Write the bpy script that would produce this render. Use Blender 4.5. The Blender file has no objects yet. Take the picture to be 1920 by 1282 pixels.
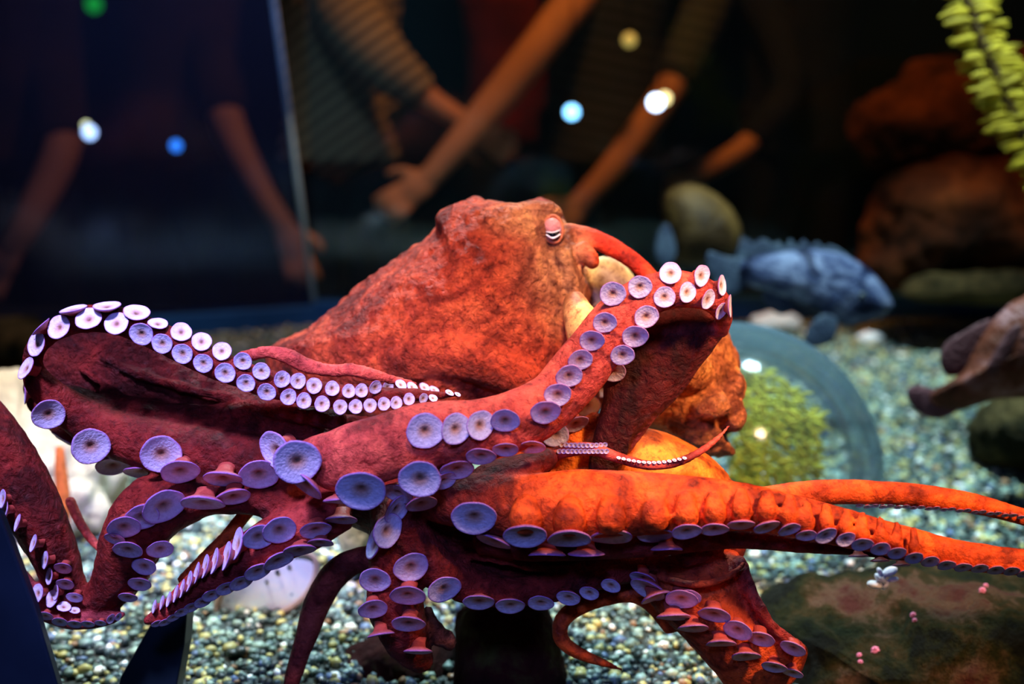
import bpy, bmesh, math, random
import numpy as np
from mathutils import Vector, Matrix, noise, kdtree
from mathutils.bvhtree import BVHTree
SC = bpy.context.scene
COL = SC.collection
random.seed(7); RNG = np.random.default_rng(7)

# ---------------------------------------------------------------- camera
FPX = 2400.0
PITCH = math.atan(531/FPX)
C0 = Vector((0, 0, .6))
RT = Vector((1, 0, 0)); FW = Vector((0, math.cos(PITCH), -math.sin(PITCH))); UP = Vector((0, math.sin(PITCH), math.cos(PITCH)))
def P(x, y, D): return C0 + FW*D + RT*((x-960)/FPX*D) + UP*((641-y)/FPX*D)
def toPix(v):
    d = v - C0; D = d.dot(FW)
    return 960+d.dot(RT)/D*FPX, 641-d.dot(UP)/D*FPX, D
def gravelD(y): return .6/(((y-641)/FPX)*math.cos(PITCH)+math.sin(PITCH))
cd = bpy.data.cameras.new('camera'); cam = bpy.data.objects.new('camera', cd); COL.objects.link(cam)
cam.location = C0; cam.rotation_euler = (math.pi/2-PITCH, 0, 0)
cd.sensor_width = 36; cd.lens = 45; cd.clip_start = .02; cd.clip_end = 60
cd.dof.use_dof = True; cd.dof.focus_distance = 1.07; cd.dof.aperture_fstop = 2.8
SC.camera = cam

# ---------------------------------------------------------------- world, lights, exposure
SC.view_settings.view_transform = 'Standard'; SC.view_settings.look = 'None'
SC.view_settings.gamma = 1; SC.view_settings.use_curve_mapping = False
SC.view_settings.exposure = 0.0
w = bpy.data.worlds.new('hall_darkness'); SC.world = w; w.use_nodes = True
w.node_tree.nodes['Background'].inputs[0].default_value = (.10, .16, .40, 1)
w.node_tree.nodes['Background'].inputs[1].default_value = .035
def area(name, loc, tgt, size, power, col, spread=None):
    l = bpy.data.lights.new(name, 'AREA'); l.size = size; l.energy = power; l.color = col
    if spread: l.spread = math.radians(spread)
    o = bpy.data.objects.new(name, l); COL.objects.link(o); o.location = loc
    o.rotation_euler = (Vector(tgt)-Vector(loc)).to_track_quat('-Z', 'Y').to_euler(); return o
def spot(name, loc, tgt, power, col, ang, blend=.5, rad=.04):
    l = bpy.data.lights.new(name, 'SPOT'); l.energy = power; l.color = col; l.spot_size = math.radians(ang); l.spot_blend = blend; l.shadow_soft_size = rad
    o = bpy.data.objects.new(name, l); COL.objects.link(o); o.location = loc
    o.rotation_euler = (Vector(tgt)-Vector(loc)).to_track_quat('-Z', 'Y').to_euler(); return o
spot('violet_tank_lamp', (-.42, .50, 1.36), (-.38, 1.1, .33), 165, (.52, .46, 1.0), 36, .7, .09)
spot('head_tank_lamp', (.03, .50, 1.40), (.03, 1.15, .36), 105, (1.0, .66, .42), 26, .8, .09)
spot('blue_front_lamp', (-.10, .10, .95), (-.02, 1.05, .34), 30, (.20, .28, 1.0), 42, .8, .08)
spot('warm_tank_lamp', (.62, .52, 1.12), (.27, 1.10, .20), 105, (1.0, .56, .30), 36, .6, .08)
spot('cool_tank_lamp', (.62, 1.85, 1.7), (.60, 1.92, 0), 270, (.66, .95, 1.0), 60, .6, .12)
spot('cool_front_lamp', (-.05, 2.0, 1.5), (-.05, 1.5, 0), 240, (.66, .90, 1.0), 50, .7, .10)
spot('seam_fill_light', (-.3, 1.9, 1.6), (-.6, 2.8, .45), 34, (.50, .75, 1.0), 56, .7, .10)  # added unseen spot to brighten the seam between the back panes
spot('left_tank_lamp', (-.62, 1.38, 1.3), (-.46, 1.56, .05), 112, (1.0, .90, .78), 42, .7, .08)
spot('hall_lamp', (.3, 2.75, 2.1), (-.05, 3.45, .45), 75, (1.0, .40, .08), 95, .6, .15)
spot('rock_lamp', (.75, 2.0, 1.7), (1.05, 2.75, .55), 36, (1.0, .36, .08), 44, .8, .1)

# ---------------------------------------------------------------- object helpers
def tag(o, label=None, cat=None, group=None, kind=None):
    if label: o['label'] = label
    if cat: o['category'] = cat
    if group: o['group'] = group
    if kind: o['kind'] = kind
    return o
def link(name, V, F, mat, parent=None, smooth=True, attrs=None, cols=None):
    me = bpy.data.meshes.new(name)
    V = [tuple(v) for v in V]
    me.from_pydata(V, [], F); me.validate(); me.update()
    if smooth: me.polygons.foreach_set('use_smooth', [True]*len(me.polygons))
    if attrs:
        for k, vals in attrs.items():
            a = me.attributes.new(k, 'FLOAT', 'POINT'); a.data.foreach_set('value', np.asarray(vals, dtype=np.float32))
    if cols is not None:
        a = me.attributes.new('pig', 'FLOAT_COLOR', 'POINT'); c = np.ones((len(V), 4), dtype=np.float32); c[:, :3] = cols
        a.data.foreach_set('color', c.ravel())
    if mat: me.materials.append(mat)
    o = bpy.data.objects.new(name, me); COL.objects.link(o)
    if parent: o.parent = parent
    return o
def empty(name, loc):
    o = bpy.data.objects.new(name, None); COL.objects.link(o); o.location = loc; o.empty_display_size = .03
    return o
def under(o, root):        # keep world place when parented to an empty
    o.parent = root; o.matrix_parent_inverse = Matrix.Translation(-root.location); return o
def cr(pts, n):
    """Catmull-Rom through the rows of pts, n steps a span"""
    p = np.array(pts, dtype=float); p = np.vstack([2*p[0]-p[1], p, 2*p[-1]-p[-2]]); out = []
    for i in range(1, len(p)-2):
        for k in range(n):
            t = k/n; a, b, c, d = p[i-1], p[i], p[i+1], p[i+2]
            out.append(.5*((2*b)+(-a+c)*t+(2*a-5*b+4*c-d)*t*t+(-a+3*b-3*c+d)*t**3))
    out.append(p[-2]); return np.array(out)
def cr_loop(pts, n):
    p = np.array(pts, dtype=float); m = len(p); out = []
    for i in range(m):
        a, b, c, d = p[i-1], p[i], p[(i+1) % m], p[(i+2) % m]
        for k in range(n):
            t = k/n; out.append(.5*((2*b)+(-a+c)*t+(2*a-5*b+4*c-d)*t*t+(-a+3*b-3*c+d)*t**3))
    return np.array(out)
class Acc:
    def __init__(s): s.V = []; s.F = []; s.C = []
    def add(s, V, F, col=(1, 1, 1)):
        b = len(s.V); s.V += [Vector(v) for v in V]; s.F += [tuple(i+b for i in f) for f in F]; s.C += [col]*len(V)
def tube3(W, R, seg=16, flat=1.0, dax=None):
    """W world points, R radii (metres); flat squeezes the radius along the view axis"""
    V = []; F = []; n = len(W)
    for i in range(n):
        t = (W[min(i+1, n-1)]-W[max(i-1, 0)]).normalized()
        d0 = dax or -FW
        s = t.cross(d0)
        if s.length < 1e-3: s = t.cross(UP)
        s.normalize(); d = s.cross(t).normalized()
        for k in range(seg):
            a = 2*math.pi*k/seg; V.append(W[i]+s*(math.cos(a)*R[i])+d*(math.sin(a)*R[i]*flat))
    for i in range(n-1):
        for k in range(seg):
            k2 = (k+1) % seg; F.append((i*seg+k, i*seg+k2, (i+1)*seg+k2, (i+1)*seg+k))
    for e, i in ((0, 0), (1, n-1)):
        t = (W[0]-W[1]).normalized() if e == 0 else (W[-1]-W[-2]).normalized()
        b = len(V); V.append(W[i]+t*R[i]*.6)
        for k in range(seg):
            k2 = (k+1) % seg
            F.append((b, i*seg+k2, i*seg+k) if e == 0 else (b, i*seg+k, i*seg+k2))
    return V, F
def tube(pts, n=6, seg=16, flat=1.0):
    """rows (x, y, D, r) in photo pixels"""
    q = cr(pts, n); W = [P(a[0], a[1], a[2]) for a in q]; R = [max(a[3], .5)*a[2]/FPX for a in q]
    return tube3(W, R, seg, flat)
def blob(outline, cen, D, T, n=5, rings=12, Df=None, back=None, pw=2.0):
    """rounded body whose outline is given in photo pixels, half thickness T metres"""
    q = cr_loop(outline, n); m = len(q); cx, cy = cen; V = []; F = []
    back = T if back is None else back
    for side, th in ((-1, T), (1, back)):
        base = len(V)
        for r in range(rings):
            s = math.sin(math.pi/2*(1-r/rings)); h = (1-s**pw)**(1/pw)*th
            for k in range(m):
                x = cx+s*(q[k][0]-cx); y = cy+s*(q[k][1]-cy)
                V.append(P(x, y, D+(Df(x, y) if Df else 0)+side*h))
        V.append(P(cx, cy, D+(Df(cx, cy) if Df else 0)+side*th))
        for r in range(rings-1):
            for k in range(m):
                k2 = (k+1) % m; f = (base+r*m+k, base+r*m+k2, base+(r+1)*m+k2, base+(r+1)*m+k)
                F.append(f if side < 0 else f[::-1])
        c = len(V)-1
        for k in range(m):
            k2 = (k+1) % m; f = (base+(rings-1)*m+k, base+(rings-1)*m+k2, c); F.append(f if side < 0 else f[::-1])
        if side < 0: half = len(V)
    for k in range(m):
        pass
    # weld the two rims: they coincide, merge by index
    mp = list(range(len(V)))
    for k in range(m): mp[half+k] = k
    F = [tuple(mp[i] for i in f) for f in F]
    F = [f for f in F if len(set(f)) > 2]
    return V, F
def ell(c, ax, seg=16, rings=10, rot=None):
    V = []; F = []
    for i in range(rings+1):
        th = math.pi*i/rings
        for k in range(seg):
            a = 2*math.pi*k/seg; v = Vector((ax[0]*math.sin(th)*math.cos(a), ax[1]*math.sin(th)*math.sin(a), ax[2]*math.cos(th)))
            if rot: v = rot @ v
            V.append(Vector(c)+v)
    for i in range(rings):
        for k in range(seg):
            k2 = (k+1) % seg; F.append((i*seg+k, (i+1)*seg+k, (i+1)*seg+k2, i*seg+k2))
    return V, F
def boxv(c, h, rot=None):
    V = []
    for sx in (-1, 1):
        for sy in (-1, 1):
            for sz in (-1, 1):
                v = Vector((sx*h[0], sy*h[1], sz*h[2]))
                if rot: v = rot @ v
                V.append(Vector(c)+v)
    return V, [(0, 1, 3, 2), (4, 6, 7, 5), (0, 4, 5, 1), (2, 3, 7, 6), (0, 2, 6, 4), (1, 5, 7, 3)]
def remesh(name, acc, vox, smooth_it=2):
    me = bpy.data.meshes.new(name+'_source'); me.from_pydata([tuple(v) for v in acc.V], [], acc.F); me.update()
    o = bpy.data.objects.new(name+'_source', me); COL.objects.link(o)
    m = o.modifiers.new('r', 'REMESH'); m.mode = 'VOXEL'; m.voxel_size = vox
    if smooth_it:
        s = o.modifiers.new('s', 'SMOOTH'); s.iterations = smooth_it; s.factor = .5
    dg = bpy.context.evaluated_depsgraph_get(); ev = o.evaluated_get(dg); r = bpy.data.meshes.new_from_object(ev)
    bpy.data.objects.remove(o); bpy.data.meshes.remove(me)
    n = len(r.vertices); co = np.empty(n*3, dtype=np.float32); r.vertices.foreach_get('co', co); co = co.reshape(-1, 3)
    no = np.empty(n*3, dtype=np.float32); r.vertices.foreach_get('normal', no); no = no.reshape(-1, 3)
    F = [tuple(p.vertices) for p in r.polygons]
    bpy.data.meshes.remove(r)
    return co, no, F

# ---------------------------------------------------------------- materials
def nt(name):
    m = bpy.data.materials.new(name); m.use_nodes = True; t = m.node_tree; return m, t, t.nodes['Principled BSDF']
def N(t, typ, **kw):
    n = t.nodes.new(typ)
    for k, v in kw.items(): setattr(n, k, v)
    return n
def ramp(t, stops, fac):
    r = N(t, 'ShaderNodeValToRGB'); e = r.color_ramp.elements
    while len(e) < len(stops): e.new(.5)
    for i, (p, c) in enumerate(stops): e[i].position = p; e[i].color = (*c, 1) if len(c) == 3 else c
    t.links.new(fac, r.inputs[0]); return r.outputs[0]
def nz(t, scale, detail=3, rough=.55, dist=0):
    tc = N(t, 'ShaderNodeNewGeometry'); n = N(t, 'ShaderNodeTexNoise'); n.inputs['Scale'].default_value = scale
    n.inputs['Detail'].default_value = detail; n.inputs['Roughness'].default_value = rough; n.inputs['Distortion'].default_value = dist
    t.links.new(tc.outputs['Position'], n.inputs['Vector']); return n.outputs['Fac']
def mix(t, a, b, f, mode='MIX'):
    m = N(t, 'ShaderNodeMix', data_type='RGBA', blend_type=mode)
    for s, v in ((6, a), (7, b), (0, f)):
        if isinstance(v, (int, float)): m.inputs[s].default_value = v
        elif isinstance(v, tuple): m.inputs[s].default_value = (*v, 1)
        else: t.links.new(v, m.inputs[s])
    return m.outputs[2]
def bump(t, b, h, dist, strength=1.0, prev=None):
    n = N(t, 'ShaderNodeBump'); n.inputs['Distance'].default_value = dist; n.inputs['Strength'].default_value = strength
    t.links.new(h, n.inputs['Height'])
    if prev: t.links.new(prev, n.inputs['Normal'])
    t.links.new(n.outputs[0], b.inputs['Normal']); return n.outputs[0]
def simple(name, col, rough=.6, var=.35, scale=30, bmp=.0, bscale=120, metal=0, spec=.18):
    m, t, b = nt(name); f = nz(t, scale, 4)
    c = ramp(t, [(.3, tuple(x*(1-var) for x in col)), (.7, tuple(min(1, x*(1+var)) for x in col))], f)
    t.links.new(c, b.inputs['Base Color']); b.inputs['Roughness'].default_value = rough; b.inputs['Metallic'].default_value = metal
    b.inputs['Specular IOR Level'].default_value = spec
    if bmp: bump(t, b, nz(t, bscale, 5), bmp)
    return m
def skin_mat():
    m, t, b = nt('octopus_skin')
    a = N(t, 'ShaderNodeAttribute', attribute_name='pig')
    f1 = nz(t, 26, 4, .6, .6); f2 = nz(t, 170, 4, .65, .4)
    r1 = ramp(t, [(.38, (.28, .18, .20)), (.5, (.85, .80, .80)), (.64, (1.35, 1.6, 1.3))], f1)
    r2 = ramp(t, [(.32, (.40, .30, .30)), (.48, (.95, .95, .95)), (.7, (1.15, 1.25, 1.2))], f2)
    c = mix(t, a.outputs['Color'], r1, .9, 'MULTIPLY'); c = mix(t, c, r2, .9, 'MULTIPLY')
    t.links.new(c, b.inputs['Base Color']); b.inputs['Roughness'].default_value = .58
    b.inputs['Specular IOR Level'].default_value = .22
    rg = N(t, 'ShaderNodeAttribute', attribute_name='rug')
    def scaled(x):
        mm = N(t, 'ShaderNodeMath', operation='MULTIPLY'); t.links.new(x, mm.inputs[0]); t.links.new(rg.outputs['Fac'], mm.inputs[1]); return mm.outputs[0]
    n1 = bump(t, b, scaled(nz(t, 120, 7, .62, .5)), .012)
    g = N(t, 'ShaderNodeNewGeometry'); vo = N(t, 'ShaderNodeTexVoronoi', feature='DISTANCE_TO_EDGE'); vo.inputs['Scale'].default_value = 130
    t.links.new(g.outputs['Position'], vo.inputs['Vector'])
    cl = N(t, 'ShaderNodeMath', operation='MINIMUM'); t.links.new(vo.outputs['Distance'], cl.inputs[0]); cl.inputs[1].default_value = .25
    n2 = bump(t, b, scaled(cl.outputs[0]), .0035, .6, n1)
    bump(t, b, nz(t, 600, 2), .0006, .6, n2)
    return m
def sucker_mat():
    m, t, b = nt('sucker_flesh')
    a = N(t, 'ShaderNodeAttribute', attribute_name='rad')
    mr = N(t, 'ShaderNodeMath', operation='MULTIPLY'); mr.inputs[1].default_value = .6; t.links.new(a.outputs['Fac'], mr.inputs[0])
    c = ramp(t, [(.0, (.16, .07, .05)), (.08, (.42, .20, .14)), (.19, (.66, .46, .44)), (.31, (.76, .70, .90)), (.52, (.76, .73, 1.0)),
                 (.565, (.70, .50, .88)), (.605, (.36, .14, .42)), (.68, (.50, .14, .14)), (.8, (.45, .07, .05))], mr.outputs[0])
    f = nz(t, 260, 3); c = mix(t, c, ramp(t, [(.3, (.72, .68, .72)), (.65, (1, 1, 1))], f), .8, 'MULTIPLY')
    t.links.new(c, b.inputs['Base Color']); b.inputs['Roughness'].default_value = .5; b.inputs['Specular IOR Level'].default_value = .3
    b.inputs['Subsurface Weight'].default_value = 0
    bump(t, b, nz(t, 420, 2), .0006); return m
def glass_mat(name, tint, gloss=.06, rough=.03, edge=(.8, .9, 1)):
    m, t, b = nt(name); t.nodes.remove(b); out = t.nodes['Material Output']
    tr = N(t, 'ShaderNodeBsdfTransparent'); tr.inputs[0].default_value = (*tint, 1)
    gl = N(t, 'ShaderNodeBsdfGlossy'); gl.inputs[0].default_value = (*edge, 1); gl.inputs['Roughness'].default_value = rough
    lw = N(t, 'ShaderNodeFresnel'); lw.inputs['IOR'].default_value = 1.3
    mp = N(t, 'ShaderNodeMath', operation='MULTIPLY'); mp.inputs[1].default_value = gloss/.02; t.links.new(lw.outputs[0], mp.inputs[0]); mp.use_clamp = True
    ms = N(t, 'ShaderNodeMixShader'); t.links.new(mp.outputs[0], ms.inputs[0]); t.links.new(tr.outputs[0], ms.inputs[1]); t.links.new(gl.outputs[0], ms.inputs[2])
    t.links.new(ms.outputs[0], out.inputs[0]); return m
def emis(name, col, s):
    m, t, b = nt(name); b.inputs['Base Color'].default_value = (*col, 1); b.inputs['Emission Color'].default_value = (*col, 1); b.inputs['Emission Strength'].default_value = s; return m
M_SKIN = skin_mat(); M_SUCK = sucker_mat()

# ================================================================ SETTING
def rect_floor(name, x0, x1, y0, y1, z, mat):
    return tag(link(name, [(x0, y0, z), (x1, y0, z), (x1, y1, z), (x0, y1, z)], [(0, 1, 2, 3)], mat, smooth=False), kind='structure')
M_SAND = simple('gravel_bed', (.05, .06, .055), .8, .5, 60, .004, 150)
M_DARKWALL = simple('dark_painted_wall', (.012, .014, .018), .9, .3, 3)
M_SILL = simple('dark_blue_sill', (.015, .08, .24), .5, .4, 5)
fl = link('floor', *boxv((.15, 1.75, -.10), (2.0, 1.36, .10)), M_SAND, smooth=False); tag(fl, kind='structure')
rect_floor('floor_hall', -5, 5, 3.2, 7.5, -.5, M_DARKWALL)
tag(link('wall_back', *boxv((0, 7.4, 1.0), (5, .05, 1.6)), M_DARKWALL, smooth=False), kind='structure')
M_CEIL = M_DARKWALL; tag(link('ceiling', *boxv((0, 5.35, 2.75), (5, 2.1, .05)), M_CEIL, smooth=False), kind='structure')
# low sill under the two back panes; the left run stands a little nearer
BY = 3.02
def seg_box(a, b, z0, z1, th, name, mat, kind='structure'):
    a = Vector(a); b = Vector(b); d = (b-a); L = d.length; c = (a+b)/2
    rot = Matrix.Rotation(math.atan2(d.y, d.x), 3, 'Z')
    o = link(name, *boxv((c.x, c.y, (z0+z1)/2), (L/2, th/2, (z1-z0)/2), rot), mat, smooth=False)
    return tag(o, kind=kind)
cor = (-.455, 2.92)
seg_box((-1.7, 2.45), cor, -.2, .045, .09, 'trim_1', M_SILL)
seg_box(cor, (2.15, 3.10), -.2, .055, .09, 'trim_2', M_SILL)
M_PANE_L = glass_mat('blue_acrylic', (.55, .62, .80), .03, .12, (.5, .6, 1))
M_PANE_R = glass_mat('clear_acrylic', (.86, .92, .96), .02, .05)
def hazy(m_, col, fac):
    t = m_.node_tree; o = t.nodes['Material Output']; so = o.inputs[0].links[0].from_socket; d = N(t, 'ShaderNodeBsdfDiffuse'); d.inputs[0].default_value = (*col, 1)
    x = N(t, 'ShaderNodeMixShader'); x.inputs[0].default_value = fac; t.links.new(so, x.inputs[1]); t.links.new(d.outputs[0], x.inputs[2]); t.links.new(x.outputs[0], o.inputs[0])
hazy(M_PANE_L, (.25, .32, .9), .026); hazy(M_PANE_R, (.2, .5, .6), .015)
def pane(name, a, b, z0, z1, th, mat, leanb=0):
    a = Vector((*a, 0)); b = Vector((*b, 0)); n = (b-a).cross(Vector((0, 0, 1))).normalized()*th/2
    tb = (b-a).normalized()*leanb
    V = [a+n+Vector((0, 0, z0)), b+n+Vector((0, 0, z0)), b+n+tb+Vector((0, 0, z1)), a+n+Vector((0, 0, z1)),
         a-n+Vector((0, 0, z0)), b-n+Vector((0, 0, z0)), b-n+tb+Vector((0, 0, z1)), a-n+Vector((0, 0, z1))]
    o = link(name, V, [(0, 1, 2, 3), (5, 4, 7, 6), (1, 5, 6, 2), (4, 0, 3, 7), (3, 2, 6, 7), (4, 5, 1, 0)], mat, smooth=False)
    return tag(o, kind='structure')
pane('window_1', (-1.7, 2.45), cor, .045, 1.05, .02, M_PANE_L, -.10)
pane('window_2', cor, (2.15, 3.10), .055, 1.05, .02, M_PANE_R)
M_SEAM = simple('acrylic_seam', (.50, .60, .62), .25, .3, 8)
A = Acc(); q0 = Vector((cor[0], cor[1]-.02, .045)); q1 = Vector((cor[0]-.10, cor[1]-.02, 1.05))
A.add(*tube3([q0, (q0+q1)/2, q1], [.007]*3, 8)); tag(link('trim_3', A.V, A.F, M_SEAM), kind='structure')

# gravel: nobody could count it, one object
def gravel():
    t = (1+5**.5)/2
    ico = np.array([(-1, t, 0), (1, t, 0), (-1, -t, 0), (1, -t, 0), (0, -1, t), (0, 1, t), (0, -1, -t), (0, 1, -t), (t, 0, -1), (t, 0, 1), (-t, 0, -1), (-t, 0, 1)])/1.902
    fc = np.array([(0, 11, 5), (0, 5, 1), (0, 1, 7), (0, 7, 10), (0, 10, 11), (1, 5, 9), (5, 11, 4), (11, 10, 2), (10, 7, 6), (7, 1, 8), (3, 9, 4), (3, 4, 2), (3, 2, 6), (3, 6, 8), (3, 8, 9), (4, 9, 5), (2, 4, 11), (6, 2, 10), (8, 6, 7), (9, 8, 1)])
    n = 95000
    D = 1.05+(3.05-1.05)*RNG.random(n)**.8
    y = D; x = (RNG.random(n)-.5)*(.95*D+.25)+.0
    ok = (y < 2.90+.0*x) & ~((x < -.455) & (y > 2.45+(x+1.7)*.377-.06))
    x = x[ok]; y = y[ok]; n = len(x)
    s = .0030+.0042*RNG.random(n)**2.2
    z = s*.3+RNG.random(n)*.005
    sc = s[:, None]*(.65+.7*RNG.random((n, 3))); sc[:, 2] *= .75
    an = RNG.random(n)*6.28; ca, sa = np.cos(an), np.sin(an)
    v = ico[None]*sc[:, None, :]*(1+.25*(RNG.random((n, 12, 1))-.5))
    X = v[:, :, 0]*ca[:, None]-v[:, :, 1]*sa[:, None]; Y = v[:, :, 0]*sa[:, None]+v[:, :, 1]*ca[:, None]
    V = np.stack([X+x[:, None], Y+y[:, None], v[:, :, 2]+z[:, None]], 2).reshape(-1, 3).astype(np.float32)
    F = (fc[None]+(np.arange(n)*12)[:, None, None]).reshape(-1, 3)
    pal = np.array([(.02, .035, .035), (.06, .11, .11), (.14, .22, .19), (.30, .42, .34), (.42, .38, .13), (.60, .52, .18), (.28, .15, .07), (.92, .95, .90), (.10, .16, .30)])
    pc = RNG.choice(len(pal), n, p=[.24, .20, .17, .13, .09, .05, .04, .04, .04])
    C = np.repeat(pal[pc]*(.8+.4*RNG.random((n, 1))), 12, axis=0)
    me = bpy.data.meshes.new('gravel'); me.vertices.add(len(V)); me.vertices.foreach_set('co', V.ravel())
    me.loops.add(len(F)*3); me.loops.foreach_set('vertex_index', F.ravel().astype(np.int32))
    me.polygons.add(len(F)); me.polygons.foreach_set('loop_start', np.arange(len(F), dtype=np.int32)*3)
    me.update(calc_edges=True)
    me.polygons.foreach_set('use_smooth', np.ones(len(F), dtype=bool))
    a = me.attributes.new('pig', 'FLOAT_COLOR', 'POINT'); c4 = np.ones((len(V), 4), dtype=np.float32); c4[:, :3] = C; a.data.foreach_set('color', c4.ravel())
    m, tt, b = nt('pebbles'); at = N(tt, 'ShaderNodeAttribute', attribute_name='pig'); tt.links.new(at.outputs['Color'], b.inputs['Base Color']); b.inputs['Roughness'].default_value = .45
    me.materials.append(m); o = bpy.data.objects.new('gravel', me); COL.objects.link(o)
    tag(o, 'loose teal grey and tan gravel covering the tank floor', 'gravel', kind='stuff')
gravel()

# ================================================================ ROCKS AND SHELLS
def disp(V, F, amp, scale, seed=0, octs=4):
    me = bpy.data.meshes.new('t'); me.from_pydata([tuple(v) for v in V], [], F); me.update()
    no = [v.normal.copy() for v in me.vertices]; bpy.data.meshes.remove(me)
    o = Vector((seed*7.3, seed*3.1, seed))
    return [v+n*(amp*noise.fractal((v*scale)+o, .8, 2.1, octs)) for v, n in zip(V, no)]
def rock(name, outline, cen, D, T, mat, label, cat='rock', amp=.015, scale=9, seed=0, n=8, rings=26, Df=None, group=None, back=None):
    V, F = blob(outline, cen, D, T, n, rings, Df, back); V = disp(V, F, amp, scale, seed, 6)
    return tag(link(name, V, F, mat), label, cat, group)
def rockmat(name, stops, scale=14, bmp=.012, rough=.85):
    m, t, b = nt(name); f = nz(t, scale, 6, .65, .3); t.links.new(ramp(t, stops, f), b.inputs['Base Color']); b.inputs['Roughness'].default_value = rough; b.inputs['Specular IOR Level'].default_value = .12
    bump(t, b, nz(t, 60, 8, .7), bmp); return m
M_MOSS = rockmat('mossy_stone', [(.40, (.003, .005, .002)), (.47, (.018, .022, .004)), (.53, (.05, .035, .010)), (.59, (.13, .075, .045)), (.68, (.09, .025, .02))], 13, .03)
M_PALE = rockmat('pale_stone', [(.3, (.30, .22, .22)), (.5, (.62, .55, .40)), (.7, (.80, .72, .62))], 14, .006)
M_BROWN = rockmat('brown_stone', [(.40, (.004, .002, .001)), (.53, (.07, .018, .005)), (.66, (.18, .05, .012))], 5)
M_OLIVE = rockmat('olive_stone', [(.40, (.015, .014, .005)), (.6, (.11, .08, .03))], 14)
M_DARKROCK = rockmat('dark_mossy_post', [(.35, (.010, .003, .003)), (.55, (.05, .008, .006)), (.72, (.10, .12, .02))], 9)
rock('mossy_rock', [(1395, 1180), (1430, 1120), (1500, 1095), (1570, 1090), (1640, 1075), (1700, 1050), (1790, 1058), (1900, 1062), (2010, 1100), (2080, 1300), (2000, 1560), (1700, 1600), (1480, 1560), (1400, 1400)],
     (1730, 1330), 1.36, .17, M_MOSS, 'large mossy brown green rock in the bottom right corner', amp=.022, scale=9, seed=3)
rock('rock_column', [(858, 1180), (880, 1140), (950, 1120), (1010, 1130), (1045, 1175), (1060, 1240), (1068, 1330), (1080, 1480), (960, 1500), (850, 1480), (850, 1300)],
     (960, 1300), 1.27, .085, M_DARKROCK, 'dark red brown stone column with a green mossy edge under the octopus', amp=.008, scale=16, seed=5)
rock('boulder', [(640, 1235), (690, 1190), (760, 1185), (850, 1200), (880, 1290), (840, 1420), (700, 1430), (610, 1330)], (745, 1300), 1.33, .07, M_DARKROCK,
     'low dark green stone left of the dark rock column', amp=.012, scale=14, seed=9)
rock('boulder', [(1070, 1160), (1130, 1120), (1230, 1130), (1290, 1180), (1280, 1225), (1180, 1235), (1090, 1215)], (1180, 1180), 1.55, .06, M_DARKROCK,
     'dark stone framed by the curled arm tip of the octopus', amp=.012, scale=14, seed=11)
rock('pale_boulder', [(-90, 760), (-40, 700), (30, 695), (90, 740), (150, 775), (210, 850), (240, 930), (235, 1010), (180, 1080), (60, 1110), (-60, 1100), (-120, 950)],
     (60, 920), 1.75, .16, M_PALE, 'large pale cream boulder behind the looped arm at left', amp=.03, scale=7, seed=2)
rock('pale_boulder', [(625, 960), (660, 940), (705, 950), (712, 1010), (700, 1050), (665, 1055), (640, 1020)], (670, 1005), 1.5, .03, M_PALE,
     'small cream white stone seen between the hanging arms left of centre', amp=.006, scale=20, seed=4)
rock('olive_boulder', [(-80, 640), (-20, 600), (60, 602), (120, 625), (140, 680), (60, 720), (-60, 710)], (20, 660), 2.55, .12, M_OLIVE, 'low olive boulder by the back sill at far left', amp=.02, scale=8, seed=6)
rock('olive_boulder', [(1815, 800), (1850, 750), (1910, 715), (1990, 720), (2040, 800), (2020, 890), (1920, 905), (1840, 870)], (1925, 815), 1.95, .12, M_OLIVE,
     'olive boulder under the brown striped fish at right edge', amp=.02, scale=9, seed=8)
for i, (ol, c, D, T, lab) in enumerate([
    ([(1605, 245), (1630, 195), (1700, 165), (1790, 120), (1900, 90), (2020, 110), (2060, 230), (2000, 320), (1860, 330), (1700, 330), (1625, 300)], (1840, 220), 2.78, .16, 'upper overhanging brown rock at the right behind the kelp'),
    ([(1640, 400), (1665, 350), (1740, 310), (1830, 290), (1980, 290), (2060, 400), (2060, 520), (1900, 545), (1700, 545), (1610, 510), (1622, 450)], (1830, 430), 2.74, .17, 'lower brown rock resting below the overhang at right')]):
    rock('rock_outcrop', ol, c, D, T, M_BROWN, lab, amp=.045, scale=5, seed=20+i)
rock('rock_ledge', [(1690, 540), (1740, 515), (1830, 508), (1930, 505), (2040, 520), (2060, 560), (1900, 572), (1720, 566)], (1880, 538), 2.62, .07, M_OLIVE, 'pale brown ledge of stone along the sill below the brown rocks', amp=.01, scale=10, seed=30)
M_WHITE = simple('white_shell', (.82, .82, .86), .45, .1, 40, .003, 90)
for i, (x, y, a, b, lab) in enumerate([(1452, 607, 50, 20, 'larger white shell lying on the gravel beneath the grey blue fish'), (1632, 635, 27, 12, 'small white shell on the gravel right of the larger one'),
                                  (1799, 911, 13, 6, 'tiny white shell lying above the thinner right arm')]):
    D = gravelD(y+b)-.01; ol = [(x+a*math.cos(k*.7854)*(1+.15*math.sin(3*k)), y+b*math.sin(k*.7854)*(1+.2*math.cos(2*k+i))) for k in range(8)]
    V, F = blob(ol, (x, y), D, b*D/FPX*1.3, 5, 8); V = disp(V, F, b*D/FPX*.25, 60, i, 3); tag(link('shell', V, F, M_WHITE), lab, 'shell', 'white shells on the gravel')
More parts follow.
